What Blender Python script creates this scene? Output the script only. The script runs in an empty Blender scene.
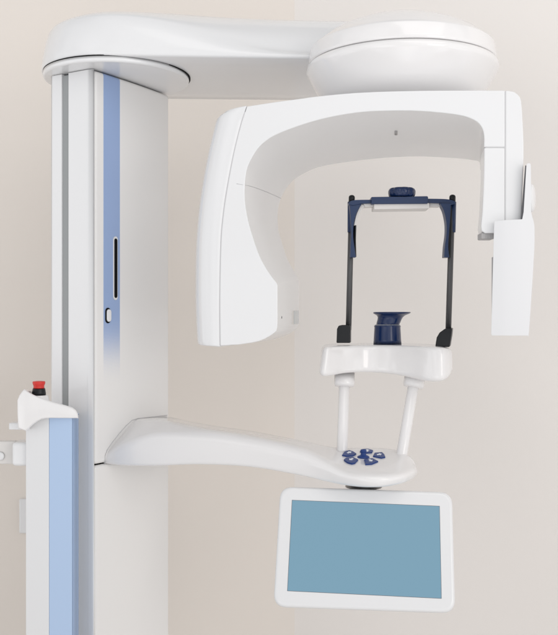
import bpy, bmesh, math, random
from mathutils import Vector, Matrix

scene = bpy.context.scene
C = scene.collection
F = 900.0            # focal length in photo pixels
CX, CY = 279.0, 317.5
H = 1.35             # camera height


def P(px, py, Y):
    """photo pixel at a chosen real distance -> point of the room"""
    return Vector(((px - CX) / F * Y, Y, H + (CY - py) / F * Y))


# ------------------------------------------------------------------ materials
def mat(name, col, rough=0.4, spec=0.5, coat=0.0, metal=0.0, bump=0.0, bscale=200.0, var=0.0, emit=None, estr=0.0):
    m = bpy.data.materials.new(name)
    m.use_nodes = True
    nt = m.node_tree
    b = nt.nodes['Principled BSDF']
    b.inputs['Base Color'].default_value = (*col, 1)
    b.inputs['Roughness'].default_value = rough
    b.inputs['Specular IOR Level'].default_value = spec
    b.inputs['Metallic'].default_value = metal
    b.inputs['Coat Weight'].default_value = coat
    b.inputs['Coat Roughness'].default_value = 0.05
    tc = nt.nodes.new('ShaderNodeTexCoord')
    if var > 0:
        n = nt.nodes.new('ShaderNodeTexNoise')
        n.inputs['Scale'].default_value = 4.0
        n.inputs['Detail'].default_value = 1.0
        nt.links.new(tc.outputs['Object'], n.inputs['Vector'])
        mr = nt.nodes.new('ShaderNodeMapRange')
        mr.inputs['From Min'].default_value = 0.1
        mr.inputs['From Max'].default_value = 0.9
        mr.inputs['To Min'].default_value = 1 - var
        mr.inputs['To Max'].default_value = 1.0
        nt.links.new(n.outputs['Fac'], mr.inputs['Value'])
        mx = nt.nodes.new('ShaderNodeMix')
        mx.data_type = 'RGBA'
        mx.blend_type = 'MULTIPLY'
        mx.inputs[0].default_value = 1
        mx.inputs[6].default_value = (*col, 1)
        nt.links.new(mr.outputs['Result'], mx.inputs[7])
        nt.links.new(mx.outputs[2], b.inputs['Base Color'])
    if bump > 0:
        n2 = nt.nodes.new('ShaderNodeTexNoise')
        n2.inputs['Scale'].default_value = bscale
        n2.inputs['Detail'].default_value = 4
        nt.links.new(tc.outputs['Object'], n2.inputs['Vector'])
        bp = nt.nodes.new('ShaderNodeBump')
        bp.inputs['Strength'].default_value = bump
        bp.inputs['Distance'].default_value = 0.002
        nt.links.new(n2.outputs['Fac'], bp.inputs['Height'])
        nt.links.new(bp.outputs['Normal'], b.inputs['Normal'])
    if emit:
        b.inputs['Emission Color'].default_value = (*emit, 1)
        b.inputs['Emission Strength'].default_value = estr
    return m


M = {}
M['white'] = mat('white_enamel', (0.79, 0.795, 0.805), 0.22, 0.5, coat=0.35, var=0.02)
M['gloss'] = mat('gloss_white_enamel', (0.82, 0.81, 0.81), 0.14, 0.5, coat=0.5, var=0.02)
M['sensor'] = mat('sensor_white_enamel', (0.745, 0.75, 0.765), 0.3, 0.45)
M['satin'] = mat('satin_white_paint', (0.81, 0.803, 0.795), 0.33, 0.45, var=0.02)
M['offwhite'] = mat('offwhite_plastic', (0.72, 0.70, 0.68), 0.4, 0.4)
M['grey'] = mat('grey_track', (0.31, 0.325, 0.33), 0.4, 0.4)
M['seam'] = mat('seam_shadow_gap', (0.16, 0.16, 0.17), 0.7, 0.1)  # dark grey of the screen edge, also the sensor gap's painted shade
M['hairline'] = mat('seam_hairline', (0.42, 0.41, 0.41), 0.7, 0.1)
M['joint'] = mat('light_joint', (0.56, 0.56, 0.57), 0.7, 0.1)
M['gap'] = mat('black_gap', (0.006, 0.006, 0.007), 0.7, 0.1)
M['black'] = mat('black_plastic', (0.005, 0.006, 0.008), 0.36, 0.35, bump=0.05, bscale=900)
M['rod'] = mat('dark_anodised_rod', (0.085, 0.085, 0.088), 0.36, 0.5, metal=0.35)
M['blue'] = mat('navy_plastic', (0.009, 0.030, 0.095), 0.36, 0.5, var=0.05)
M['navy'] = mat('navy_gloss_plastic', (0.006, 0.021, 0.082), 0.2, 0.5)
M['button'] = mat('blue_button_plastic', (0.012, 0.045, 0.20), 0.38, 0.4)
M['icon'] = mat('white_icon_print', (0.75, 0.78, 0.82), 0.5, 0.3)
M['panelblue'] = mat('light_blue_panel', (0.44, 0.575, 0.79), 0.32, 0.45, var=0.02)
M['edgeblue'] = mat('mid_blue_edge', (0.30, 0.42, 0.63), 0.32, 0.45)
M['red'] = mat('red_plastic', (0.66, 0.030, 0.022), 0.35, 0.5)
M['metal'] = mat('grey_metal', (0.35, 0.34, 0.34), 0.3, 0.5, metal=0.8)
M['latch'] = mat('grey_latch', (0.42, 0.41, 0.41), 0.45, 0.4)
M['window'] = mat('grey_beam_window', (0.52, 0.56, 0.585), 0.18, 0.5)
M['screen'] = mat('teal_screen_glass', (0.02, 0.03, 0.035), 0.35, 0.15, emit=(0.198, 0.352, 0.462), estr=0.86)
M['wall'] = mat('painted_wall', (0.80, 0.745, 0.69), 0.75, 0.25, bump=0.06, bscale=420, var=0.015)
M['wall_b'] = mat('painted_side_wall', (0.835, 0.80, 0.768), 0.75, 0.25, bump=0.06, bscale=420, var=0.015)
M['floor'] = mat('vinyl_floor', (0.84, 0.82, 0.80), 0.5, 0.4, bump=0.05, var=0.06)


def cover_material(o, du, u0, u1, zlo, ztop):
    """satin white cover with a printed blue stripe that breaks into dots and fades towards its lower end"""
    m = mat('printed_cover', (0.81, 0.803, 0.795), 0.33, 0.45)
    nt = m.node_tree
    b = nt.nodes['Principled BSDF']
    tc = [n for n in nt.nodes if n.type == 'TEX_COORD'][0]

    def vec(op, a, v):
        n = nt.nodes.new('ShaderNodeVectorMath')
        n.operation = op
        nt.links.new(a, n.inputs[0])
        n.inputs[1].default_value = v
        return n

    def math_(op, *args):
        n = nt.nodes.new('ShaderNodeMath')
        n.operation = op
        for i, v in enumerate(args):
            if isinstance(v, (int, float)):
                n.inputs[i].default_value = v
            else:
                nt.links.new(v, n.inputs[i])
        return n.outputs[0]
    rel = vec('SUBTRACT', tc.outputs['Object'], (o.x, o.y, 0)).outputs[0]
    u = vec('DOT_PRODUCT', rel, (du.x, du.y, 0)).outputs['Value']
    z = vec('DOT_PRODUCT', rel, (0, 0, 1)).outputs['Value']
    k = 2 * math.pi / 0.0026
    dots = math_('MULTIPLY_ADD', math_('MULTIPLY', math_('SINE', math_('MULTIPLY', u, k)), math_('SINE', math_('MULTIPLY', z, k))), 0.5, 0.5)
    fade = nt.nodes.new('ShaderNodeMapRange')
    for nm, v in (('From Min', zlo), ('From Max', zlo + .135), ('To Min', -0.30), ('To Max', 1.30)):
        fade.inputs[nm].default_value = v
    nt.links.new(z, fade.inputs['Value'])
    mk = nt.nodes.new('ShaderNodeMapRange')
    mk.inputs['From Min'].default_value = -0.30
    mk.inputs['From Max'].default_value = 0.30
    nt.links.new(math_('SUBTRACT', fade.outputs[0], dots), mk.inputs['Value'])
    inside = math_('MULTIPLY', math_('MULTIPLY', math_('GREATER_THAN', u, u0), math_('LESS_THAN', u, u1)), math_('LESS_THAN', z, ztop))
    mx = nt.nodes.new('ShaderNodeMix')
    mx.data_type = 'RGBA'
    mx.inputs[6].default_value = (0.81, 0.803, 0.795, 1)
    mx.inputs[7].default_value = (0.305, 0.415, 0.66, 1)
    nt.links.new(math_('MULTIPLY', mk.outputs[0], inside), mx.inputs[0])
    nt.links.new(mx.outputs[2], b.inputs['Base Color'])
    return m


# ------------------------------------------------------------------ mesh helpers
def obj(name, bm, m, parent=None, weighted=True, smooth=True):
    bmesh.ops.recalc_face_normals(bm, faces=bm.faces[:])
    me = bpy.data.meshes.new(name)
    for f in bm.faces:
        f.smooth = smooth
    bm.to_mesh(me)
    bm.free()
    me.materials.append(M[m] if isinstance(m, str) else m)
    o = bpy.data.objects.new(name, me)
    C.objects.link(o)
    if parent is not None:
        o.parent = parent
        if parent.type == 'EMPTY':
            o.matrix_parent_inverse = Matrix.Translation(-Vector(parent.location))
    if weighted and smooth:
        w = o.modifiers.new('weighted_normals', 'WEIGHTED_NORMAL')
        w.keep_sharp = False
        w.weight = 80
    return o


def bevel(bm, w, segs=3, ang=35):
    bmesh.ops.recalc_face_normals(bm, faces=bm.faces[:])
    es = [e for e in bm.edges if len(e.link_faces) == 2 and e.calc_face_angle(0) > math.radians(ang)]
    if es:
        bmesh.ops.bevel(bm, geom=es, offset=w, segments=segs, profile=0.5, affect='EDGES', clamp_overlap=True)
    return bm


def add_loft(bm, rings, caps=True, closed=True):
    vr = [[bm.verts.new(p) for p in r] for r in rings]
    n = len(vr[0])
    for a, b in zip(vr, vr[1:]):
        for i in range(n if closed else n - 1):
            j = (i + 1) % n
            try:
                bm.faces.new((a[i], a[j], b[j], b[i]))
            except ValueError:
                pass
    if caps:
        bm.faces.new(vr[0])
        bm.faces.new(vr[-1])
    return bm


def loft(rings, caps=True):
    return add_loft(bmesh.new(), rings, caps)


def prism(front, back, bev=0.0, segs=3, ang=35):
    bm = loft([front, back])
    if bev:
        bevel(bm, bev, segs, ang)
    return bm


def cat(pts, n=6, closed=False):
    """Catmull-Rom through tuples of any size"""
    out = []
    N = len(pts)
    rng = range(N) if closed else range(N - 1)
    for i in rng:
        p0 = pts[(i - 1) % N] if (closed or i > 0) else pts[0]
        p1, p2 = pts[i], pts[(i + 1) % N]
        p3 = pts[(i + 2) % N] if (closed or i + 2 < N) else pts[-1]
        for k in range(n):
            t = k / n
            out.append(tuple(0.5 * ((2 * b) + (-a + c) * t + (2 * a - 5 * b + 4 * c - d) * t * t +
                                    (-a + 3 * b - 3 * c + d) * t ** 3) for a, b, c, d in zip(p0, p1, p2, p3)))
    if not closed:
        out.append(tuple(pts[-1]))
    return out


def roundpoly(pts, rads, n=5):
    """closed polygon of Vectors with its corners rounded off"""
    out = []
    N = len(pts)
    for i in range(N):
        p, a, b = pts[i], pts[i - 1], pts[(i + 1) % N]
        r = rads[i] if isinstance(rads, (list, tuple)) else rads
        la, lb = (a - p).length, (b - p).length
        q0 = p + (a - p).normalized() * min(r, la * 0.47)
        q1 = p + (b - p).normalized() * min(r, lb * 0.47)
        for k in range(n):
            t = k / (n - 1)
            out.append((1 - t) ** 2 * q0 + 2 * t * (1 - t) * p + t * t * q1)
    return out


def add_lathe(bm, prof, c, n=64, shear=(0, 0), caps=True):
    """profile of (radius, z) round the vertical through c; shear slides rings with height"""
    z0 = prof[0][1]
    rings = []
    for r, z in prof:
        sx, sy = shear[0] * (z - z0), shear[1] * (z - z0)
        rings.append([Vector((c[0] + sx + r * math.cos(2 * math.pi * i / n), c[1] + sy + r * math.sin(2 * math.pi * i / n), z))
                      for i in range(n)])
    return add_loft(bm, rings, caps)


def lathe(prof, c, n=64, shear=(0, 0), caps=True):
    return add_lathe(bmesh.new(), prof, c, n, shear, caps)


def add_tube(bm, path, rad, n=16):
    rings = []
    for i, p in enumerate(path):
        t = (path[min(i + 1, len(path) - 1)] - path[max(i - 1, 0)]).normalized()
        up = Vector((0, 0, 1)) if abs(t.z) < 0.9 else Vector((0, 1, 0))
        s = t.cross(up).normalized()
        u = s.cross(t)
        r = rad[i] if isinstance(rad, (list, tuple)) else rad
        rings.append([p + s * (r * math.cos(2 * math.pi * k / n)) + u * (r * math.sin(2 * math.pi * k / n)) for k in range(n)])
    return add_loft(bm, rings)


def tube(path, rad, n=16):
    return add_tube(bmesh.new(), path, rad, n)


def add_box(bm, o, ex, ey, ez, a, b):
    """box between local corners a and b in the frame (o, ex, ey, ez)"""
    def q(x, y, z):
        return o + ex * x + ey * y + ez * z
    lo = [q(a[0], a[1], a[2]), q(b[0], a[1], a[2]), q(b[0], b[1], a[2]), q(a[0], b[1], a[2])]
    hi = [q(a[0], a[1], b[2]), q(b[0], a[1], b[2]), q(b[0], b[1], b[2]), q(a[0], b[1], b[2])]
    return add_loft(bm, [lo, hi])


X3, Y3, Z3 = Vector((1, 0, 0)), Vector((0, 1, 0)), Vector((0, 0, 1))
O3 = Vector((0, 0, 0))


def wbox(a, b, bev=0.0, segs=2):
    bm = add_box(bmesh.new(), O3, X3, Y3, Z3, a, b)
    if bev:
        bevel(bm, bev, segs)
    return bm


def plan_prism(pts, z0, z1, bev=0.0, segs=3, ang=35):
    """plan polygon [(x, y)] raised from z0 to z1"""
    return prism([Vector((x, y, z0)) for x, y in pts], [Vector((x, y, z1)) for x, y in pts], bev, segs, ang)


# ------------------------------------------------------------------ the setting
def struct(name, bm, m):
    o = obj(name, bm, m, weighted=False, smooth=False)
    o['kind'] = 'structure'
    return o


cor = Vector((0.036, 2.08))                       # the room's corner, seen behind the arch
lw = Vector((-1.0, -0.07)).normalized()           # along the left wall, away from the corner
rw = Vector((0.93, -0.37)).normalized()           # along the right wall, away from the corner
ln, rn = Vector((lw.y, -lw.x)), Vector((-rw.y, rw.x))
if ln.y < 0: ln = -ln
if rn.y < 0: rn = -rn
a, b = cor, cor + lw * 2.6
struct('back_wall', plan_prism([a[:], b[:], (b + ln * .12)[:], (a + ln * .12)[:]], 0.0, 2.9), 'wall')
a, b = cor + rw * 0.0, cor + rw * 2.6
a2 = cor + ln * 0.0
struct('side_wall', plan_prism([a[:], b[:], (b + rn * .12)[:], (a + rn * .12)[:]], 0.0, 2.9), 'wall_b')
struct('floor', wbox((-3.0, -0.3, -0.06), (3.0, 2.6, 0.0)), 'floor')

# ------------------------------------------------------------------ the machine
root = bpy.data.objects.new('xray_machine', None)
C.objects.link(root)
root.location = (-0.32, 1.58, 0.0)
root.empty_display_size = 0.1
root['label'] = 'white dental panoramic x-ray machine with curved arch, blue trimmed column and teal touchscreen'
root['category'] = 'x-ray machine'

ZT = H + 0.420                                    # underside of the round collar under the top arm
N2, R2, L2 = Vector((-0.313, 1.515)), Vector((-0.2062, 1.694)), Vector((-0.398, 1.564))
U = (R2 - N2).normalized()                        # along the side face, into the room
V = (L2 - N2).normalized()                        # along the front face, to the left
NRM = Vector((U.y, -U.x))                         # out of the side face
if NRM.x < 0: NRM = -NRM


def hit(px, A, B):
    """where the sight line of column px crosses the plan line A-B"""
    k = (px - CX) / F
    d = B - A
    t = (k * A.y - A.x) / (d.x - k * d.y)
    return A + d * t


# mast: front extrusion with its groove
g1, g2 = hit(62, N2, L2), hit(68.3, N2, L2)
mast_pts = [N2, g2, g2 + U * .03, g1 + U * .03, g1, L2, L2 + U * .15, N2 + U * .15 + V * .02, N2 + U * .0035 + V * .02, N2 + U * .0035]
mp = roundpoly([Vector((p.x, p.y, 0)) for p in mast_pts], [.014, .0006, .0002, .0002, .0006, .006, .004, .004, .001, .001, .0025], 6)
bm = plan_prism([(p.x, p.y) for p in mp], 0.0, ZT - .0012)
mast = obj('mast', bm, 'white', root)
tk = [g2 + U * .0292, g2 + U * .021 , g1 + U * .021, g1 + U * .0292]
bm = plan_prism([(g2 + U * .029 - V * .001)[:], (g2 + U * .0015 - V * .0006)[:], (g1 + U * .0015 + V * .0006)[:], (g1 + U * .029 + V * .001)[:]], 0.002, ZT - .004)
obj('slide_track', bm, 'grey', mast, smooth=False)

# carriage cover: the side face, above the support arm; the lower column cover below it
ZS = H - .2495


def side_pts():
    s = N2 + U * .0042
    e = R2
    out = []
    for k in range(9):                            # a very slight belly
        t = k / 8
        out.append(s + (e - s) * t + NRM * (.0035 * (1 - (2 * t - 1) ** 2)))
    out += [R2 + V * .09, R2 + V * .09 - U * .02, s + V * .014]
    return [p[:] for p in out]


carriage = obj('carriage_cover', plan_prism(side_pts(), ZS + .0012, ZT - .0022, .0062, 5, 30), 'satin', root)
obj('column_cover', plan_prism(side_pts(), 0.0, ZS - .0012, .0062, 5, 30), 'satin', root)
bm = plan_prism([(N2 + U * .012 + V * .006)[:], (R2 - U * .012 + V * .006)[:], (R2 - U * .012 + V * .05)[:], (N2 + U * .012 + V * .05)[:]], ZS - .006, ZS + .006)
obj('cover_gap', bm, 'gap', carriage, smooth=False)


def side_surf(px, off=0.0):
    A, B = N2 + NRM * off, R2 + NRM * off
    p = hit(px, A, B)
    s, e = N2 + U * .0042, R2
    t = (p - s).dot(U) / (e - s).length
    return hit(px, A + NRM * (.0035 * (1 - (2 * t - 1) ** 2)), B + NRM * (.0035 * (1 - (2 * t - 1) ** 2)))


# blue print on the side face
qa, qb = side_surf(103.5), side_surf(120)
carriage.data.materials[0] = cover_material(N2, U, (qa - N2).dot(U), (qb - N2).dot(U), H + (CY - 388) / F * 1.55, ZT - .001)


def side_slot(pxc, y0, y1, w, t0, t1):
    """rounded upright slot shape lying on the side face"""
    c = side_surf(pxc)
    e = Vector((U.x, U.y, 0))
    n = Vector((NRM.x, NRM.y, 0))
    base = Vector((c.x, c.y, 0))
    za, zb = H + (CY - y1) / F * c.y, H + (CY - y0) / F * c.y
    ring = []
    for k in range(9):
        an = math.pi * k / 8
        ring.append((w * math.cos(an), zb - w + w * math.sin(an)))
    for k in range(9):
        an = math.pi + math.pi * k / 8
        ring.append((w * math.cos(an), za + w + w * math.sin(an)))
    return [[base + e * x + n * t + Z3 * z for x, z in ring] for t in (t0, t1)]


obj('slot_bezel', loft(side_slot(115.3, 236.5, 300, .0051, -.002, .0011)), 'white', carriage)
obj('slot', loft(side_slot(115.3, 238.5, 298, .0038, -.002, .0016)), 'gap', carriage)
obj('latch_recess', loft(side_slot(107.8, 307.8, 323.2, .0062, -.002, .0011)), 'gap', carriage)
obj('latch', bevel(loft(side_slot(108.2, 309.2, 321.8, .0050, -.002, .0034)), .0012, 2), 'white', carriage)

# ------------------------------------------------ base post with blue face
def pp(px, Y):
    return ((px - CX) / F * Y, Y)


zc = H + (CY - 419) / F * 1.4500 - .010
post = obj('base_post', plan_prism([pp(25.8, 1.4670), pp(49.2, 1.4515), (pp(49.2, 1.4515)[0], 1.5150), pp(27, 1.5150)], 0.0, zc + .014, .002, 3), 'white', root)
xr = pp(76.9, 1.4570)
obj('blue_face', plan_prism([pp(49.25, 1.4508), pp(72.2, 1.4435), (pp(72.2, 1.4435)[0] - .004, 1.5070), (pp(49.25, 1.4508)[0], 1.5070)], 0.0, zc + .014, .0006, 2), 'panelblue', post)
obj('blue_edge', plan_prism([pp(72.4, 1.4438), xr, (xr[0] - .012, 1.5070), (pp(72.4, 1.4438)[0] - .004, 1.5070)], 0.0, zc + .0122, .001, 2), 'edgeblue', post)

capo = [(16.8, 400), (19, 395), (21.8, 391.2), (23.6, 389.3)] + cat([(26, 390.9), (33, 395), (43, 399), (53, 402.2), (66, 405.8), (72.5, 408)], 2) + [(75.6, 410.6), (77.4, 414), (77.9, 418.6)] + \
    cat([(50, 418.4), (41.5, 419.4), (33, 424.4), (26, 431.4)], 2) + [(17.6, 428.5), (16.8, 414)]
def offset_xz(pts, d):
    """move a closed outline (x, z of its points) inwards by d"""
    n = len(pts)
    area2 = sum(pts[i].x * pts[(i + 1) % n].z - pts[(i + 1) % n].x * pts[i].z for i in range(n))
    sg = 1 if area2 > 0 else -1
    out = []
    for i in range(n):
        a_, b_, c_ = pts[i - 1], pts[i], pts[(i + 1) % n]
        e1 = Vector((b_.x - a_.x, b_.z - a_.z)).normalized()
        e2 = Vector((c_.x - b_.x, c_.z - b_.z)).normalized()
        m1, m2 = Vector((-e1.y, e1.x)) * sg, Vector((-e2.y, e2.x)) * sg
        m = m1 + m2
        m = m / max(.35, m.length_squared / 2)
        out.append(Vector((b_.x + m.x * d, b_.y, b_.z + m.y * d)))
    return out


fr = [P(x, y, 1.4370) for x, y in capo]
rings = []
RR = .0042
for k in range(6):
    an = math.pi / 2 * k / 5
    rings.append([p + Vector((0, RR * (1 - math.sin(an)), 0)) for p in offset_xz(fr, RR * .62 * (1 - math.cos(an)))])
rings.reverse()
rings.append([Vector((p.x - (.001 if p.x < -.40 else .006), 1.4670, p.z - (.003 if p.z > H - .161 else 0))) for p in fr])
rings.append([Vector((p.x - (.002 if p.x < -.40 else .021), 1.5220, p.z - (.011 if p.z > H - .161 else 0))) for p in fr])
cap = obj('post_cap', loft(rings), 'gloss', root, weighted=False)
cap.data.set_sharp_from_angle(angle=math.radians(50))
st = P(14.3, 425.5, 1.4750)
obj('cap_stub', bevel(add_box(bmesh.new(), st, X3, Y3, Z3, (-.0055, -.012, -.0055), (.026, .012, .0055)), .0015, 2), 'white', cap)
bc = P(38.9, 395, 1.4800)
prof = [(.0215, -.030), (.0205, -.018), (.0165, -.008), (.0150, -.001), (.0135, .0)]
obj('button_collar', lathe([(r, bc.z + z) for r, z in prof], bc, 40), 'gloss', cap)
# the rear rim of the cap's hollow
rr = P(46, 399, 1.5100)
# emergency stop
z1 = H + (CY - 393.2) / F * 1.4800
z2 = H + (CY - 388.4) / F * 1.4800
z3 = H + (CY - 381.2) / F * 1.4800
stop = obj('emergency_button', lathe([(.0090, z2 - .001), (.0088, z2 + .002), (.0086, z2 + .0045), (.0100, z2 + .0075), (.0103, z3 - .0012), (.0096, z3 - .0002), (.006, z3 + .0003)], bc, 48), 'red', root)
obj('button_base', lathe([(.0112, z1 - .004), (.0112, z1 + .0005), (.0102, z2 - .0015), (.0098, z2), (.008, z2)], bc, 48), 'black', stop)

# ------------------------------------------------ wall bracket of the post
br = bmesh.new()
p0 = P(19.5, 453.3, 1.4880)
add_box(br, p0, X3, Y3, Z3, (-.0095, -.012, -.0195), (.022, .03, .0195))
bevel(br, .0055, 4)
brk = obj('wall_bracket', br, 'white', root)
bm = bmesh.new()
d = Vector((-.62, .78, 0))
q = P(14, 453, 1.5000)
add_box(bm, q, Vector((-1, 0, 0)), Y3, Z3, (-.003, -.001, -.0185), (.30, .014, .0195))
bevel(bm, .002, 2)
obj('bracket_bar', bm, 'offwhite', brk)
bm = bmesh.new()
add_box(bm, q, Vector((-1, 0, 0)), Y3, Z3, (.26, .01, -.0185), (.30, .65, .0195))
obj('bracket_strut', bevel(bm, .002, 2), 'offwhite', brk)
qb = P(0.5, 456, 1.4990)
bm = tube([qb, qb + Vector((0, -.003, 0)), qb + Vector((0, -.005, 0))], [.0072, .0068, .0045], 24)
obj('bolt', bm, 'white', brk)

# ------------------------------------------------ top arm
def stadium(c1, r1, c2, r2, n=40):
    pts = []
    for k in range(n + 1):                        # left half round, back to front
        an = math.pi / 2 + math.pi * k / n
        pts.append((c1[0] + r1 * math.cos(an), c1[1] + r1 * math.sin(an)))
    m = 24
    a0, b0 = pts[-1], (c2[0], c2[1] - r2)
    for k in range(1, m):
        t = k / m
        pts.append((a0[0] + (b0[0] - a0[0]) * t, a0[1] + (b0[1] - a0[1]) * t))
    for k in range(n + 1):
        an = -math.pi / 2 + math.pi * k / n
        pts.append((c2[0] + r2 * math.cos(an), c2[1] + r2 * math.sin(an)))
    a0, b0 = pts[-1], pts[0]
    for k in range(1, m):
        t = k / m
        pts.append((a0[0] + (b0[0] - a0[0]) * t, a0[1] + (b0[1] - a0[1]) * t))
    return pts


HUB = (.2027, 1.49)
AB = H + .430
A1, A2 = (-.276, 1.625), (.16, 1.645)


def sm(t):
    t = max(0, min(1, t))
    return t * t * (3 - 2 * t)


def arm_ring(dd, zf):
    out = []
    for x, y in stadium(A1, .148 - dd, A2, .145 - dd):
        t = sm((x + .27) / .32)
        out.append(Vector((x, y, zf(t))))
    return out


def ze(t): return H + .501 + (.447 - .501) * t      # upper front edge falls towards the hub
def zt(t): return H + .5305 + (.5265 - .5305) * t      # crown


rings = [arm_ring(.05, lambda t: AB), arm_ring(.005, lambda t: AB), arm_ring(.0015, lambda t: AB + .0012), arm_ring(0, lambda t: AB + .005)]
for k in (.25, .5, .75):
    rings.append(arm_ring(.011 * k ** 1.5, lambda t, k=k: AB + .005 + (ze(t) - .004 - AB - .005) * k))
rings.append(arm_ring(.0125, lambda t: ze(t) - .003))
for q, w in ((.016, .06), (.022, .20), (.032, .38), (.048, .60), (.068, .82), (.09, .95), (.108, 1.0)):
    rings.append(arm_ring(q, lambda t, w=w: ze(t) + (zt(t) - ze(t)) * w))
toparm = obj('top_arm', loft(rings), 'white', root, weighted=False)
DC = (-.289, 1.605)
obj('arm_collar', lathe([(.09, ZT), (.124, ZT), (.1268, ZT + .0012), (.128, ZT + .004), (.128, ZT + .0095)], DC, 96), 'white', toparm)
obj('collar_gap', lathe([(.10, ZT + .0085), (.1296, ZT + .0085), (.1296, ZT + .012), (.10, ZT + .012)], (DC[0] + .0006, DC[1] + .0034), 96), 'gap', toparm)

# ------------------------------------------------ hub between arm and arch
hs = HUB
SZ = H + .4150
up = [(.1520, SZ + .0006), (.1538, SZ + .0016), (.1540, SZ + .006), (.1522, SZ + .018), (.1510, SZ + .0255), (.1496, SZ + .0278), (.1465, SZ + .0300), (.128, SZ + .0450), (.108, SZ + .0560), (.087, SZ + .0645), (.066, SZ + .0725), (.044, SZ + .0790), (.02, SZ + .0838), (.004, SZ + .0850)]
obj('hub_cover', lathe(up, hs, 128), 'gloss', root)
obj('hub_gap', lathe([(.14, SZ - .002), (.1516, SZ - .002), (.1516, SZ + .002), (.14, SZ + .002)], hs, 96), 'hairline', root)
lo = [(.1520, SZ - .0006), (.1555, SZ - .0018), (.1574, SZ - .006), (.1572, SZ - .0105), (.1560, SZ - .0138), (.1515, SZ - .0215), (.1448, SZ - .0330), (.1366, SZ - .0462), (.131, SZ - .054), (.121, SZ - .0632), (.106, SZ - .0665), (.1052, SZ - .070), (.1035, SZ - .072), (.103, SZ - .09)]
hub = obj('rotating_hub', lathe(lo, hs, 128), 'gloss', root)

# ------------------------------------------------ the rotating arch
YF, YB, SL = 1.315, 1.62, -0.10


def plane_pt(px, py, Y0):
    k = (px - CX) / F
    Y = (Y0 - SL * HUB[0]) / (1 - SL * k)
    return P(px, py, Y)


def FP(px, py): return plane_pt(px, py, YF)
def BP(px, py): return plane_pt(px, py, YB)


def outer_back(px, py):
    """outer outline carried straight back through the arch"""
    f = FP(px, py)
    return Vector((f.x + .055, f.y + (YB - YF), f.z))


seamL = cat([(247.0, 106.3), (240.8, 125), (233.5, 155), (226.2, 194.5), (222.3, 225), (220.8, 250), (219.9, 300), (220.3, 345.7)], 5)
top = cat([(247.0, 106.3), (275, 102), (300, 98.7), (317.6, 96.3), (355, 92.8), (400, 91), (450, 90.4), (504.8, 90.4)], 4)
inner_f = [(484, 147), (484, 136), (481.5, 127), (474, 120), (457, 114.7), (420, 111), (385, 110.8), (355, 112.8), (317.6, 120), (280, 132.8), (263, 143), (254, 154), (247.5, 167), (245, 181), (244.6, 197), (246.3, 212), (250.5, 230), (259, 255), (268, 271.5), (276.6, 283.0)]
inner_b = [(480, 170), (480, 165), (479, 162), (474, 160.5), (457, 158.5), (420, 156.6), (385, 158), (350, 161.8), (318, 167.5), (298, 177), (289, 185), (283, 194), (279.5, 203), (278, 212), (277.8, 221), (278.8, 231), (281.5, 241), (287, 258), (292.5, 268), (298.2, 278)]
tail_f = [(277.4, 285.5), (277.5, 306), (277.3, 327), (274, 333), (264, 339.2), (253, 342.5), (238, 344.7)]
tail_b = [(299, 280.5), (299, 302), (298.8, 322.6), (295, 330), (285, 336.0), (270, 340.5), (256, 342.0)]
fi, bi = cat(inner_f, 4), cat(inner_b, 4)
fi += cat(tail_f, 2)
bi += cat(tail_b, 2)
fr, bk = [], []
for x, y in top:
    fr.append(FP(x, y)); bk.append(outer_back(x, y))
for (x, y), (u, v) in zip([(504.8, 147)] + fi, [(None, None)] + bi):
    fr.append(FP(x, y)); bk.append(outer_back(x, y) if u is None else BP(u, v))
for x, y in reversed(seamL[1:]):
    fr.append(FP(x, y)); bk.append(outer_back(x, y))
arch = obj('rotating_arch', prism(fr, bk, .0014, 4, 38), 'white', root)

# left shell of the tube head
S = [(246.2, 106.5), (244.4, 112), (240.1, 125), (232.8, 155), (225.4, 194.5), (221.5, 225), (220.0, 250), (219.1, 300), (219.3, 338), (219.5, 345.8)]
Oo = [(222.5, 110.3), (216.5, 114.6), (213, 127), (206.8, 155), (200.3, 194.5), (197.2, 225), (195.8, 252), (195.5, 300), (197.0, 338), (198.2, 344.3)]
rings = []
for s, o in zip(cat(S, 4), cat(Oo, 4)):
    a_ = FP(*s)
    w = o[0] - s[0]
    ring = [a_ + Vector((.0004, .0016, 0)), a_ + Vector((.0001, .0007, 0)), a_ + Vector((-.0006, .0001, 0))]
    for t, dy in ((.12, .0002), (.3, .0012), (.5, .0032), (.68, .0068), (.82, .0125), (.91, .020), (.97, .030), (1.0, .050)):
        y = s[1] + (o[1] - s[1]) * t
        q = FP(s[0] + w * t, y)
        k = (q.y + dy) / q.y
        ring.append(Vector((q.x * k, q.y * k, q.z)))
    e = ring[-1]
    ring.append(Vector((e.x + .035, YB - .03, e.z)))
    ring.append(Vector((a_.x + .055, YB - .01, a_.z)))
    rings.append(ring)
for e_, sg in ((0, 1), (-1, -1)):                 # soften the two ends
    last = rings[e_]
    cen = sum(last, Vector()) / len(last)
    for q, dz in ((.985, .0010), (.95, .0016)):
        nr = [cen + (p - cen) * q + Vector((0, 0, sg * dz)) for p in last]
        rings.insert(0, nr) if e_ == 0 else rings.append(nr)
bm = loft(rings)
shell = obj('tube_head_cover', bm, 'white', arch, weighted=False)
shell.data.set_sharp_from_angle(angle=math.radians(50))

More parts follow.
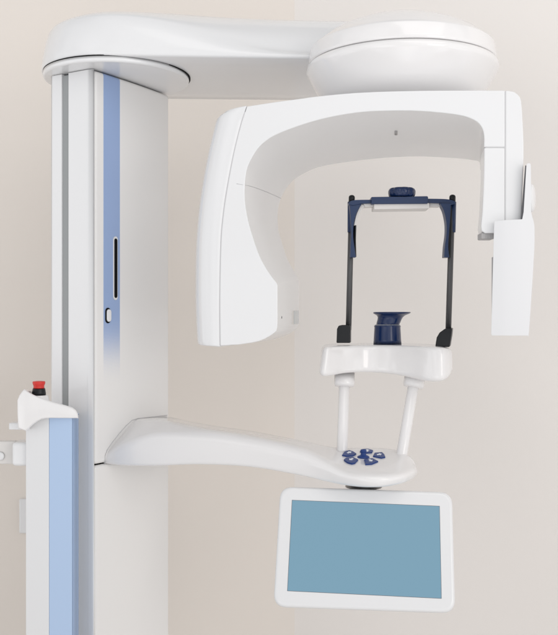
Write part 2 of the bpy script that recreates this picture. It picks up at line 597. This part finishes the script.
# right end cover of the arch
oc = [(505.6, 90.5), (509, 90.6)] + cat([(514, 91.6), (518.4, 95), (521.2, 101), (522.7, 120), (523.8, 150), (522.8, 185), (521.3, 220), (520.4, 233)], 4) + [(505.6, 233)]
fr = [FP(x, y) for x, y in oc]
bk = [p + Vector((.004, .085, 0)) for p in fr]
obj('arch_end_cover', prism(fr, bk, .0016, 4, 38), 'white', arch)
lc = [(484.2, 147.7), (504.8, 147.7), (504.8, 233.2), (485, 233.2), (481.6, 231), (481.0, 226), (482.3, 212), (483.4, 190), (484, 170)]
fr = [FP(x, y) for x, y in lc]
bk = [p + Vector((.0085, .06, 0)) for p in fr]
leg = obj('sensor_leg', prism(fr, bk, .0018, 4, 38), 'white', arch)
# grey latch under the leg
la = FP(488.5, 235.6)
obj('latch_catch', bevel(add_box(bmesh.new(), la, X3, Y3, Z3, (-.0095, .004, -.0046), (.0095, .03, .0046)), .0015, 2), 'latch', leg)
rb = bmesh.new()
for k in range(3):
    add_box(rb, la, X3, Y3, Z3, (-.003 + .0042 * k, .0033, -.0040), (-.001 + .0042 * k, .006, .0016))
obj('grip_ribs', rb, 'hairline', leg, smooth=False)

# hairline joint across the inside of the arch
jf, jb = (243.9, 185.2), (281.2, 197.5)
path = [FP(236.5, 183.8) + Vector((0, -.0001, 0)), FP(243.2, 184.9) + Vector((0, -.0001, 0)), FP(245.6, 185.3) + Vector((0, .003, 0))]
a_, b_ = FP(245.3, 185.3), BP(281.3, 198)
seam_pts = []
ji = min(range(len(fi)), key=lambda i: abs(fi[i][1] - 185.0) + abs(fi[i][0] - 245))
jb = min(range(len(bi)), key=lambda i: abs(bi[i][1] - 199.0) + abs(bi[i][0] - 281))
bm = tube(path[:2], .00028, 6)
dn_ = Vector((.7, 0, -.3)) * .00015
jp = []
for k in range(13):
    t = .012 + .988 * k / 12
    ii = ji + (jb - ji) * t
    i0 = int(math.floor(ii))
    w_ = ii - i0
    pa_ = FP(*fi[i0]) * (1 - w_) + FP(*fi[min(i0 + 1, len(fi) - 1)]) * w_
    pb_ = BP(*bi[i0]) * (1 - w_) + BP(*bi[min(i0 + 1, len(bi) - 1)]) * w_
    jp.append(pa_ + (pb_ - pa_) * t + dn_)
add_tube(bm, jp, .0004, 6)
obj('panel_seam', bm, 'joint', arch, weighted=False)
def seam_fill(px_path, depth):
    bm = bmesh.new()
    rings = []
    for x, y in px_path:
        p = FP(x, y)
        rings.append([p + Vector((-.0018, depth, 0)), p + Vector((.0018, depth, 0)), p + Vector((.0018, .012, 0)), p + Vector((-.0018, .012, 0))])
    add_loft(bm, rings)
    obj('seam_strip', bm, 'joint', arch, smooth=False)


seam_fill([(x - .35, y) for x, y in seamL[2:-1] + [(220.3, 345.0)]], .0006)
seam_fill([(505.2, 91.2), (505.2, 147.4), (505.2, 232.5)], .0006)
bm = loft([[FP(x, 146.6) + Vector((0, .0006, 0)), FP(x, 148.2) + Vector((0, .0006, 0)), FP(x, 148.2) + Vector((0, .012, 0)), FP(x, 146.6) + Vector((0, .012, 0))] for x in (485.5, 504.9)])
obj('seam_strip', bm, 'joint', arch, smooth=False)
# beam window and little hole on the inner face of the tube head
f0, f1 = FP(277.4, 310), FP(277.4, 325)
b0, b1 = BP(299, 304), BP(299, 322)
inr = (b0 - f0)
ux = Vector((inr.x, inr.y, 0)).normalized()
wn = Vector((ux.y, -ux.x, 0))
if wn.x < 0: wn = -wn


def on_inner(px, py):
    """point of the tube head's flat inner face under a photo pixel"""
    A, B = Vector((f0.x, f0.y)), Vector((b0.x, b0.y))
    p = hit(px, A, B)
    return P(px, py, p.y)


def inner_patch(name, corners, t, m):
    q = [on_inner(*c) for c in corners]
    obj(name, loft([[p - wn * .002 for p in q], [p + wn * t for p in q]]), m, arch, smooth=False)


inner_patch('beam_window_frame', [(291.8, 310.8), (297.9, 310.3), (297.9, 323.8), (291.8, 324.2)], .0006, 'offwhite')
inner_patch('beam_window', [(293.6, 310.8), (298.3, 310.4), (298.3, 323.6), (293.6, 324)], .0012, 'window')
hc = on_inner(281.6, 317.4)
obj('sight_hole', tube([hc - wn * .002, hc + wn * .0006], .0018, 16), 'gap', arch, weighted=False)

# keyhole slot in the underside
def lerp_under(px):
    for (x0_, y0_), (x1_, y1_) in zip(inner_f, inner_f[1:]):
        if x1_ <= px <= x0_:
            return y0_ + (y1_ - y0_) * (px - x0_) / (x1_ - x0_)


fa, fb = FP(396, lerp_under(396)), BP(396, 157.4)
kc = fa + (fb - fa) * .42
kd = (fb - fa).normalized()
kn = X3.cross(kd).normalized()
if kn.z > 0: kn = -kn
ring = [(.0022 * math.cos(2 * math.pi * k / 20), (.010 if math.sin(2 * math.pi * k / 20) > 0 else -.010) + .0022 * math.sin(2 * math.pi * k / 20)) for k in range(20)]
obj('positioning_slot', loft([[kc + X3 * x + kd * y - kn * .003 for x, y in ring], [kc + X3 * x + kd * y + kn * .0012 for x, y in ring]]), 'hairline', arch, weighted=False)

# ------------------------------------------------ sensor head hanging at the right end
YS = 1.285
so = [(495.2, 220.6), (522.2, 219.2), (523.6, 212), (525.2, 185), (526.2, 168)] + cat([(526.4, 165), (527.5, 163.4), (530, 163.4), (530.8, 165)], 3) + \
     cat([(531.0, 185), (531.0, 208), (531.8, 215), (534.0, 223), (534.6, 232), (534.2, 250), (531.8, 290), (528.8, 333), (527.6, 335.6)], 3) + [(493.0, 335.6), (492.3, 334), (494.6, 240)]
fr = [P(x, y, YS) for x, y in so]
bk = [p + Vector((.020, .070, 0)) for p in fr]
bm = prism(fr, bk)
xs_ = P(505.5, 300, YS).x
bmesh.ops.bisect_plane(bm, geom=bm.verts[:] + bm.edges[:] + bm.faces[:], plane_co=(xs_, 0, 0), plane_no=(1, 0, 0))
for v_ in bm.verts:
    if v_.co.x < xs_ and v_.co.y < YS + .01:
        v_.co.y += (xs_ - v_.co.x) * .38
bevel(bm, .0024, 3, 32)
sensor = obj('sensor_head', bm, 'sensor', root)
# pale face plate turned towards the arch opening
pa, pb = P(491.6, 257, YS + .012), P(491.6, 334.5, YS + .012)
bm = bmesh.new()
add_box(bm, pa, X3, Vector((.25, 1, 0)), Z3, (0, 0, (pb - pa).z), (.010, .045, 0))
obj('sensor_face', bevel(bm, .0012, 2), 'latch', sensor)
obj('sensor_gap_shade', loft([[P(520.6, 219.5, YS + .004), P(526.5, 219.5, YS + .004), P(527.6, 165.5, YS + .004), P(525.2, 165.5, YS + .004)], [p + Vector((.008, .03, 0)) for p in (P(520.6, 219.5, YS + .004), P(526.5, 219.5, YS + .004), P(527.6, 165.5, YS + .004), P(525.2, 165.5, YS + .004))]]), 'seam', sensor, smooth=False)  # dark strip standing in for the shade in the gap beside the sensor
kc = P(530.6, 198, YS + .028)
ka = Vector((.92, -.39, 0))
bm = tube([kc - ka * .004, kc + ka * .002, kc + ka * .0042, kc + ka * .0058, kc + ka * .0064], [.0205, .0205, .0182, .0125, .004], 40)
obj('sensor_knob', bm, 'white', sensor)

# ------------------------------------------------ lower support arm with the control panel
ST = [  # five corners of each cross-section: front bottom, front middle, front top, back top (px, py, Y)
    ((105, 464.0, 1.541), (105, 455, 1.541), (134, 419, 1.604), (168.5, 415.5, 1.692)),
    ((125, 466.0, 1.522), (124, 444, 1.521), (148, 419, 1.585), (176, 417, 1.68)),
    ((155, 466.2, 1.50), (156, 434, 1.503), (170, 421, 1.56), (187, 420, 1.665)),
    ((200, 464.9, 1.47), (200, 436, 1.471), (204, 428.5, 1.489), (210, 424.3, 1.62)),
    ((250, 467.4, 1.435), (250, 443, 1.435), (252, 436, 1.450), (258, 431.2, 1.56)),
    ((300, 475.9, 1.395), (300, 455, 1.392), (302, 448, 1.404), (305, 440, 1.50)),
    ((325, 481.6, 1.375), (325, 466, 1.366), (327, 459.5, 1.379), (325, 444.2, 1.48)),
    ((344, 485.5, 1.355), (344, 474.5, 1.346), (345, 467.5, 1.366), (342, 445.6, 1.476)),
    ((363, 487.6, 1.34), (363, 477.5, 1.333), (360, 470.2, 1.352), (365, 445.6, 1.476)),
    ((382, 487.4, 1.336), (384, 477, 1.333), (376, 470.2, 1.353), (386, 446.3, 1.47)),
    ((400, 484.4, 1.350), (403, 475, 1.346), (390, 466.5, 1.371), (399, 448, 1.455)),
    ((410.5, 480.6, 1.374), (413.8, 471.5, 1.370), (400, 461, 1.394), (405.5, 450.6, 1.437)),
    ((415.4, 477.2, 1.394), (417.6, 469.5, 1.392), (408.5, 460, 1.406), (411, 455.0, 1.427)),
    ((416.9, 474.8, 1.406), (417.9, 470.0, 1.408), (414.6, 463.2, 1.412), (414.8, 461.8, 1.418)),
]
flat = []
for s in ST:
    v = [P(*q) for q in s]
    v.append(Vector((v[3].x, v[3].y, v[0].z)))
    flat.append(tuple(c for p in v for c in p))
n3 = Vector((NRM.x, NRM.y, 0))
flat.insert(0, tuple(c for i in range(5) for c in (Vector(flat[0][3 * i:3 * i + 3]) - n3 * .012)))
dense = [flat[0]] + cat(flat[1:], 7)
rings = []
for dct in dense:
    v = [Vector(dct[3 * i:3 * i + 3]) for i in range(5)]
    rings.append(roundpoly(v, [.006, .011, .012, .016, .010], 6))
support = obj('support_arm', loft(rings), 'gloss', root, weighted=False)
# thin grey seam where the arm leaves the cover
path = [P(105, 464, 1.541), P(105, 455.5, 1.541), P(107, 450, 1.545), P(112, 442.5, 1.555), P(119, 433.5, 1.570), P(126, 425.5, 1.586), P(132, 420, 1.600), P(138, 418.3, 1.612), P(152, 416.7, 1.648), P(167, 415.2, 1.688)]
obj('arm_seam', tube([Vector((side_surf(p.x / p.y * F + CX).x, side_surf(p.x / p.y * F + CX).y, p.z)) for p in path], .0007, 8), 'joint', support, weighted=False)
# panel plane of the arm's broad end
pT = [P(345, 467.5, 1.366), P(376, 470.2, 1.353), P(364, 445.8, 1.476)]
pn = (pT[1] - pT[0]).cross(pT[2] - pT[0]).normalized()
if pn.z < 0: pn = -pn


def on_panel(px, py, off=0.0):
    d = P(px, py, 1.0) - Vector((0, 0, H))
    o = Vector((0, 0, H))
    t = (pT[0] + pn * off - o).dot(pn) / d.dot(pn)
    return o + d * t


def pad(poly, t0, t1, bev=0.0):
    q = [on_panel(x, y) for x, y in poly]
    bm = loft([[p + pn * t0 for p in q], [p + pn * t1 for p in q]])
    if bev:
        bevel(bm, bev, 2, 40)
    return bm


buttons = [
    [(341.8, 456.2), (344.5, 452.6), (349.2, 451.2), (353.5, 452.6), (356.4, 454.6), (353.5, 456.4), (346, 457.0)],
    [(359.6, 452.6), (362, 450.2), (368, 449.8), (373.2, 451.4), (371.8, 453.6), (366.5, 454.0)],
    [(372.8, 457.2), (374.5, 453.9), (382.0, 453.2), (384.4, 455.4), (385.4, 458.2), (381.5, 459.1)],
    [(343.6, 460.8), (346.2, 458.6), (352.5, 457.9), (358.3, 460.6), (355.0, 464.0), (351.8, 464.6), (347.0, 463.2)],
    [(363.8, 460.6), (367.5, 459.8), (372.5, 459.3), (378.4, 462.3), (372, 465.0), (365.4, 465.6)],
]
icons = [(349.2, 453.9), (367.2, 451.9), (379.2, 455.9), (351.2, 460.7), (370.6, 461.9)]
turn = [0.6, 1.57, 0.3, -2.4, -0.9]
for poly, ic, tr in zip(buttons, icons, turn):
    bt = obj('control_button', pad(poly, -.004, .0024, .0009), 'button', support)
    cx_, cy_ = ic
    arrow = [(1.0, 0), (0.1, .95), (0.1, .42), (-.9, .42), (-.9, -.42), (0.1, -.42), (0.1, -.95)]
    ca, sa = math.cos(tr), math.sin(tr)
    pts = [(cx_ + (x * ca - y * sa) * 2.6, cy_ - (x * sa + y * ca) * 1.25) for x, y in arrow]
    obj('arrow_icon', pad(pts, .0020, .0028), 'icon', bt, smooth=False)
jc = on_panel(363.4, 457.2)
bm = bmesh.new()
prof = [(.0098, -.002), (.0098, .0006), (.0080, .0022), (.0047, .0036), (.0040, .0060), (.0044, .0085), (.0050, .0105), (.0040, .0122), (.0015, .0126)]
bm = lathe([(r, jc.z + z) for r, z in prof], jc, 32)
obj('joystick', bm, 'button', support)

# ------------------------------------------------ display
def DP(px, py):   # the tilted screen plane: top leaning away, right side slightly nearer
    return None


tl, tr_, bl = P(281.5, 487.0, 1.398), P(452.5, 492.6, 1.378), P(274.5, 606.5, 1.338)
ex = (tr_ - tl).normalized()
ey = (tl - bl)
ey = (ey - ex * ey.dot(ex)).normalized()
ez = ex.cross(ey)
if ez.y > 0: ez = -ez
dcn = (tr_ + bl) / 2
w2 = ((tr_ - tl).length) / 2 + .0045
h2 = ((tl - bl).length) / 2 + .0015


def dloc(px, py):
    d = P(px, py, 1.0) - Vector((0, 0, H))
    o = Vector((0, 0, H))
    t = (dcn - o).dot(ez) / d.dot(ez)
    q = o + d * t - dcn
    return q.dot(ex), q.dot(ey)


corn = [dloc(*c) for c in ((280.0, 486.0), (452.6, 491.6), (455.8, 613.4), (273.0, 606.9))]
sc4 = [dloc(*c) for c in ((292.3, 500.3), (439.3, 506.3), (441.2, 598.2), (287.6, 590.6))]


def drect(c4, rad, z, n=8):
    v = [Vector((x, y, 0)) for x, y in c4]
    return [dcn + ex * p.x + ey * p.y + ez * z for p in roundpoly(v, rad, n)]


def inset(c4, d):
    cx_ = sum(c[0] for c in c4) / 4
    cy_ = sum(c[1] for c in c4) / 4
    return [(x + (d if x < cx_ else -d), y + (d if y < cy_ else -d)) for x, y in c4]


r_ = .020
rings = []
for dd, z in ((.030, -.030), (.012, -.027), (.005, -.022), (.001, -.014), (0, -.008), (.0002, -.0045), (.0012, -.0020), (.0030, -.0004), (.0055, 0)):
    rings.append(drect(inset(corn, dd), r_ - dd * .4, z))
disp = obj('display', loft(rings), 'white', root)
screen_bm = loft([drect(sc4, .0003, -.002, 2), drect(sc4, .0003, .0004, 2)])
obj('screen', screen_bm, 'screen', disp, smooth=False)
fr_ = inset(sc4, -.0006)
obj('screen_edge', loft([drect(fr_, .0003, -.002, 2), drect(fr_, .0003, .00018, 2)]), 'seam', disp, smooth=False)
# swivel that carries the display
hz = P(366, 487.5, 1.385)
bm = lathe([(.029, hz.z - .006), (.029, hz.z + .012)], (hz.x, hz.y + .038), 48)
obj('swivel', bm, 'metal', disp)
bm = tube([Vector((hz.x, hz.y + .046, hz.z + .002)), Vector((hz.x, hz.y + .046, hz.z - .035))], .02, 32)
obj('swivel_neck', bm, 'white', disp)

# ------------------------------------------------ chin tray on two posts
BW = [  # px, y bottom, y top front, Yfront, Yback
    (319.6, 374.8, 349.2, 1.416, 1.475), (321.5, 376.4, 347.6, 1.410, 1.49), (325, 376.9, 346.9, 1.408, 1.505),
    (334, 375.6, 346.2, 1.420, 1.525), (346, 373.6, 345.6, 1.440, 1.54), (367, 372.9, 345.2, 1.458, 1.555), (390, 374.5, 345.3, 1.452, 1.555),
    (410, 378.0, 345.9, 1.425, 1.54), (427, 381.7, 346.6, 1.396, 1.515), (441, 381.8, 347.4, 1.386, 1.485), (448.5, 378, 348.6, 1.395, 1.465),
    (451.8, 372.5, 349.8, 1.406, 1.452)]
flat = []
zt_ = H - .0435
for px, yb_, yt_, yf_, ybk in BW:
    A_ = P(px, yb_, yf_)
    C_ = P(px + (3.5 if px < 330 else (-.5 if px > 440 else 0)), yt_, yf_ + .006)
    D_ = Vector((C_.x * (1 + .25 * (ybk - yf_)), ybk, min(C_.z + .0022, zt_)))
    E_ = Vector((D_.x, ybk - .012, A_.z + .004))
    flat.append(tuple(c for p in (A_, C_, D_, E_) for c in p))
rings = []
for dct in cat(flat, 6):
    v = [Vector(dct[3 * i:3 * i + 3]) for i in range(4)]
    rings.append(roundpoly(v, [.010, .008, .010, .012], 7))
for side in (0, -1):
    last = rings[side]
    cen = sum(last, Vector()) / len(last)
    sg = -1 if side == 0 else 1
    for s_, adv in ((.92, .0010), (.7, .0016), (.3, .0019)):
        rr_ = [cen + (p - cen) * s_ + Vector((sg * adv, 0, 0)) for p in last]
        rings.insert(0, rr_) if side == 0 else rings.append(rr_)
tray = obj('chin_tray', loft(rings), 'gloss', root, weighted=False)
for (tx, ty, tY), (bx, by, bY), (cx0, cx1) in (((344.4, 380, 1.475), (342.2, 450, 1.45), (0, 0)), ((414.2, 381, 1.455), (401.6, 455, 1.43), (0, 0))):
    t_, b_ = P(tx, ty, tY), P(bx, by, bY)
    t_ = t_ + (t_ - b_).normalized() * .012
    rod = obj('tray_post', tube([b_ - (t_ - b_).normalized() * .01, b_, t_], [.0090, .0088, .0088], 32), 'gloss', root)
    dn = (b_ - t_).normalized()
    bm = tube([t_, t_ + dn * .018, t_ + dn * .0222, t_ + dn * .0236], [.0168, .0168, .0156, .0105], 40)
    obj('post_collar', bm, 'gloss', rod)

# chin rest
cc = P(387.4, 341, 1.500)
zb = cc.z - .006


def zy(y): return H + (CY - y) / F * 1.5


prof = [(.0235, zb), (.0228, zy(340)), (.0222, zy(333)), (.0216, zy(327.5)), (.0222, zy(326.4)), (.0214, zy(325.3)), (.0195, zy(324.9))]
chin = obj('chin_rest', lathe(prof, cc, 56), 'navy', root)
prof = [(.0175, zy(325.6)), (.0192, zy(324.2)), (.0197, zy(322.5)), (.0200, zy(319.5)), (.0208, zy(317.4)), (.0232, zy(315.6)), (.0272, zy(314.4)), (.0300, zy(313.6)), (.0312, zy(312.7)), (.0305, zy(312.0)), (.024, zy(313)), (.012, zy(314.4)), (.003, zy(315))]
obj('chin_cup', lathe(prof, cc, 56, shear=(.36, .1)), 'navy', chin)
obj('cup_ring', lathe([(.0205, zy(325.6)), (.0205, zy(324.6))], (cc.x, cc.y), 48), 'icon', chin)

# head support: two mounts, two rods, blue sleeve bar with temple blades
mt = [(336.4, 343), (336.9, 329), (338.6, 325.6), (342, 325), (349.6, 325), (350.4, 327), (350.2, 343)]
fr = [P(x, y, 1.448) for x, y in mt]
bk = [Vector((p.x + .004, 1.478, p.z)) for p in fr]
obj('rod_mount', prism(fr, bk, .0016, 3, 30), 'black', root)
mt = [(435.2, 346.6), (436.6, 337.5), (439.5, 332.6), (445, 328.6), (452.2, 328.2), (451.6, 335), (449.6, 347.2)]
fr = [P(x, y, 1.430) for x, y in mt]
bk = [Vector((p.x + .009, 1.468, p.z + .0005)) for p in fr]
obj('rod_mount', prism(fr, bk, .0018, 3, 30), 'black', root)
for top_, bot_ in (((351.8, 197.2, 1.475), (348.5, 330, 1.466)), ((452.5, 196.8, 1.455), (448.2, 334, 1.452))):
    a_, b_ = P(*top_), P(*bot_)
    rod = obj('head_rod', tube([b_, a_], .0047, 24), 'rod', root, weighted=False)
    dn = (a_ - b_).normalized()
    obj('rod_cap', tube([a_ - dn * .010, a_, a_ + dn * .002, a_ + dn * .0033], [.0051, .0051, .0043, .0022], 24), 'black', rod, weighted=False)

YBAR = 1.452


def strip(px_poly, Y0, Y1, bev=.0008):
    fr = [P(x, y, Y0) for x, y in px_poly]
    bk = [Vector((p.x, Y1, p.z)) for p in fr]
    return prism(fr, bk, bev, 2, 40)


bar = obj('temple_bar', strip([(371.4, 196.9), (427.4, 196.1), (428.2, 197), (428.2, 202.8), (427.4, 203.6), (371.4, 204.0)], YBAR - .012, YBAR + .02, .0011), 'blue', root)
obj('side_bar', strip(cat([(372, 199.7), (358, 199.8), (352.5, 200.4), (349.3, 202), (348.8, 204.5)], 3) + [(353, 205.5), (362, 203.6), (372, 203.2)], YBAR - .006, YBAR + .022), 'blue', bar)
obj('side_bar', strip(cat([(427.6, 198.6), (441, 198.8), (449, 199.4), (454.4, 201), (455.4, 204.0)], 3) + [(450, 205.4), (441, 203.2), (427.6, 202.8)], YBAR - .006, YBAR + .022), 'blue', bar)
obj('bar_underside', strip([(374, 203.6), (429.5, 203.0), (429.5, 208.6), (374, 209.4)], YBAR - .008, YBAR + .03, .001), 'offwhite', bar)
obj('bar_rail', strip([(363, 203.4), (374, 203.4), (374, 206.4), (365, 206.8)], YBAR, YBAR + .02, .0008), 'offwhite', bar)
obj('bar_rail', strip([(429.5, 202.9), (441.5, 203.1), (440.5, 206.4), (429.5, 206.4)], YBAR, YBAR + .02, .0008), 'offwhite', bar)
kc_ = P(401.8, 192.6, YBAR + .004)
bm = bmesh.new()
nn = 72
rings = []
for r, z in ((.014, -.0075), (.0195, -.0070), (.0213, -.0050), (.0220, -.001), (.0220, .0025), (.0207, .0055), (.0185, .0068), (.008, .0072)):
    ring = []
    for k in range(nn):
        an = 2 * math.pi * k / nn
        rr_ = r * (1 - (.075 if r > .015 else 0) * (0.5 - 0.5 * math.cos(9 * an)) ** 3)
        ring.append(kc_ + Vector((rr_ * math.cos(an), rr_ * math.sin(an), z)))
    rings.append(ring)
obj('lock_knob', loft(rings), 'navy', bar, weighted=False)

# left temple blade
outer = cat([(349.4, 203.5), (350.6, 216), (351.3, 232), (350.8, 246), (350.3, 257.2)], 4)
inner = cat([(356.0, 257.2), (354.3, 246), (353.3, 236), (353.6, 226), (355.6, 216), (358.6, 209), (362, 203.8)], 4)
bld = obj('temple_blade', strip(outer + inner, YBAR - .004, YBAR + .014, .0009), 'blue', root)
white = cat([(361.5, 204.2), (358.5, 209.5), (355.8, 216.5), (353.9, 225.5)], 4) + [(356.4, 225.2)] + cat([(357.6, 219), (360.5, 211.5), (366, 205.2)], 4)
obj('blade_liner', strip(white, YBAR + .002, YBAR + .03, .0006), 'offwhite', bld)
obj('temple_pad', strip([(354.9, 225.4), (356.4, 225.2), (356.0, 240), (356.4, 257), (354.9, 256.5), (354.4, 240)], YBAR + .002, YBAR + .03, .0005), 'black', bld)
obj('rod_sleeve', tube([P(351.0, 202, 1.472), P(350.9, 232.3, 1.471)], .0056, 20), 'blue', bld, weighted=False)
# right temple blade
innr = cat([(440.0, 203.0), (444.0, 211), (446.4, 222.5), (446.5, 234), (444.9, 246.5), (444.2, 257.4)], 4)
outr = cat([(449.5, 257.4), (448.4, 246), (449.4, 230), (450.4, 216), (451, 203.5)], 4)
bld = obj('temple_blade', strip(innr + outr, YBAR - .012, YBAR + .008, .0009), 'blue', root)
obj('temple_pad', strip([(449.0, 206), (451.6, 206), (451.4, 232), (450.6, 257.5), (448.9, 257), (449.4, 232)], YBAR - .004, YBAR + .006, .0004), 'black', bld)
obj('rod_sleeve', tube([P(452.9, 202, 1.455), P(452.2, 232.3, 1.455)], .0054, 20), 'blue', bld, weighted=False)

# ------------------------------------------------ switch plate on the wall, half behind the post
wp = None
k = (19.8 - CX) / F
t = (k * cor.y - cor.x) / (lw.x - k * lw.y)
wq = cor + lw * t
wz = H + (CY - 515.5) / F * wq.y
bm = bmesh.new()
add_box(bm, Vector((wq.x, wq.y, wz)), Vector((-lw.x, -lw.y, 0)), Vector((-ln.x, -ln.y, 0)), Z3, (0, -.002, -.039), (.08, .009, .039))
bevel(bm, .0035, 3)
plate = obj('wall_plate', bm, 'white', None)
plate['label'] = 'small white plastic plate on the wall, mostly hidden behind the white and blue post'
plate['category'] = 'wall plate'

# ------------------------------------------------------------------ camera
cam = bpy.data.cameras.new('camera')
cam.sensor_fit = 'HORIZONTAL'
cam.sensor_width = 36
cam.lens = F / 558 * 36
cam.clip_start = 0.02
cam.clip_end = 60
co = bpy.data.objects.new('camera', cam)
co.location = (0, 0, H)
co.rotation_euler = (math.radians(90), 0, 0)
C.objects.link(co)
scene.camera = co


# ------------------------------------------------------------------ light
def area(name, loc, target, sx, sy, power, col):
    l = bpy.data.lights.new(name, 'AREA')
    l.shape = 'RECTANGLE'
    l.size, l.size_y = sx, sy
    l.energy = power
    l.color = col
    o = bpy.data.objects.new(name, l)
    o.location = loc
    o.rotation_euler = (Vector(target) - Vector(loc)).to_track_quat('-Z', 'Y').to_euler()
    C.objects.link(o)
    return o


area('window_light', (-0.8, -1.7, 1.25), (0.0, 1.5, 1.3), 1.0, 0.8, 1.0, (0.95, 0.98, 1.0))
area('added_warm_fill', (1.65, -0.95, 1.7), (-0.1, 1.8, 1.25), 0.9, 0.9, 7, (1.0, 0.94, 0.88))  # unseen warm fill, added so the column shades the wall on its left
area('ceiling_light', (0.8, -0.3, 3.0), (0.5, 0.5, 0.0), 1.8, 1.8, 10.5, (1.0, 0.965, 0.925))

w = bpy.data.worlds.new('World')                    # the bright open room in front of the alcove
scene.world = w
w.use_nodes = True
bg = w.node_tree.nodes['Background']
wt = w.node_tree
g = wt.nodes.new('ShaderNodeTexCoord')
sx = wt.nodes.new('ShaderNodeSeparateXYZ')
wt.links.new(g.outputs['Generated'], sx.inputs[0])
rp = wt.nodes.new('ShaderNodeMapRange')
for nm_, v_ in (('From Min', -0.5), ('From Max', 0.8), ('To Min', 1.37), ('To Max', 0.42)):
    rp.inputs[nm_].default_value = v_
wt.links.new(sx.outputs[2], rp.inputs['Value'])
nz = wt.nodes.new('ShaderNodeTexNoise')             # random bright and dim patches added to vary fill and reflections
nz.inputs['Scale'].default_value = 2.3
nz.inputs['Detail'].default_value = 1.5
wt.links.new(g.outputs['Generated'], nz.inputs['Vector'])
rq = wt.nodes.new('ShaderNodeMapRange')
for nm_, v_ in (('From Min', 0.36), ('From Max', 0.64), ('To Min', 0.55), ('To Max', 1.45)):
    rq.inputs[nm_].default_value = v_
wt.links.new(nz.outputs['Fac'], rq.inputs['Value'])
mu = wt.nodes.new('ShaderNodeMath')
mu.operation = 'MULTIPLY'
wt.links.new(rp.outputs[0], mu.inputs[0])
wt.links.new(rq.outputs[0], mu.inputs[1])
wt.links.new(mu.outputs[0], bg.inputs['Strength'])
bg.inputs['Color'].default_value = (0.99, 0.99, 1.0, 1)

scene.view_settings.view_transform = 'Standard'
scene.view_settings.look = 'None'
scene.view_settings.exposure = 0.14
scene.view_settings.gamma = 1.0
scene.cycles.max_bounces = 8
scene.cycles.diffuse_bounces = 5
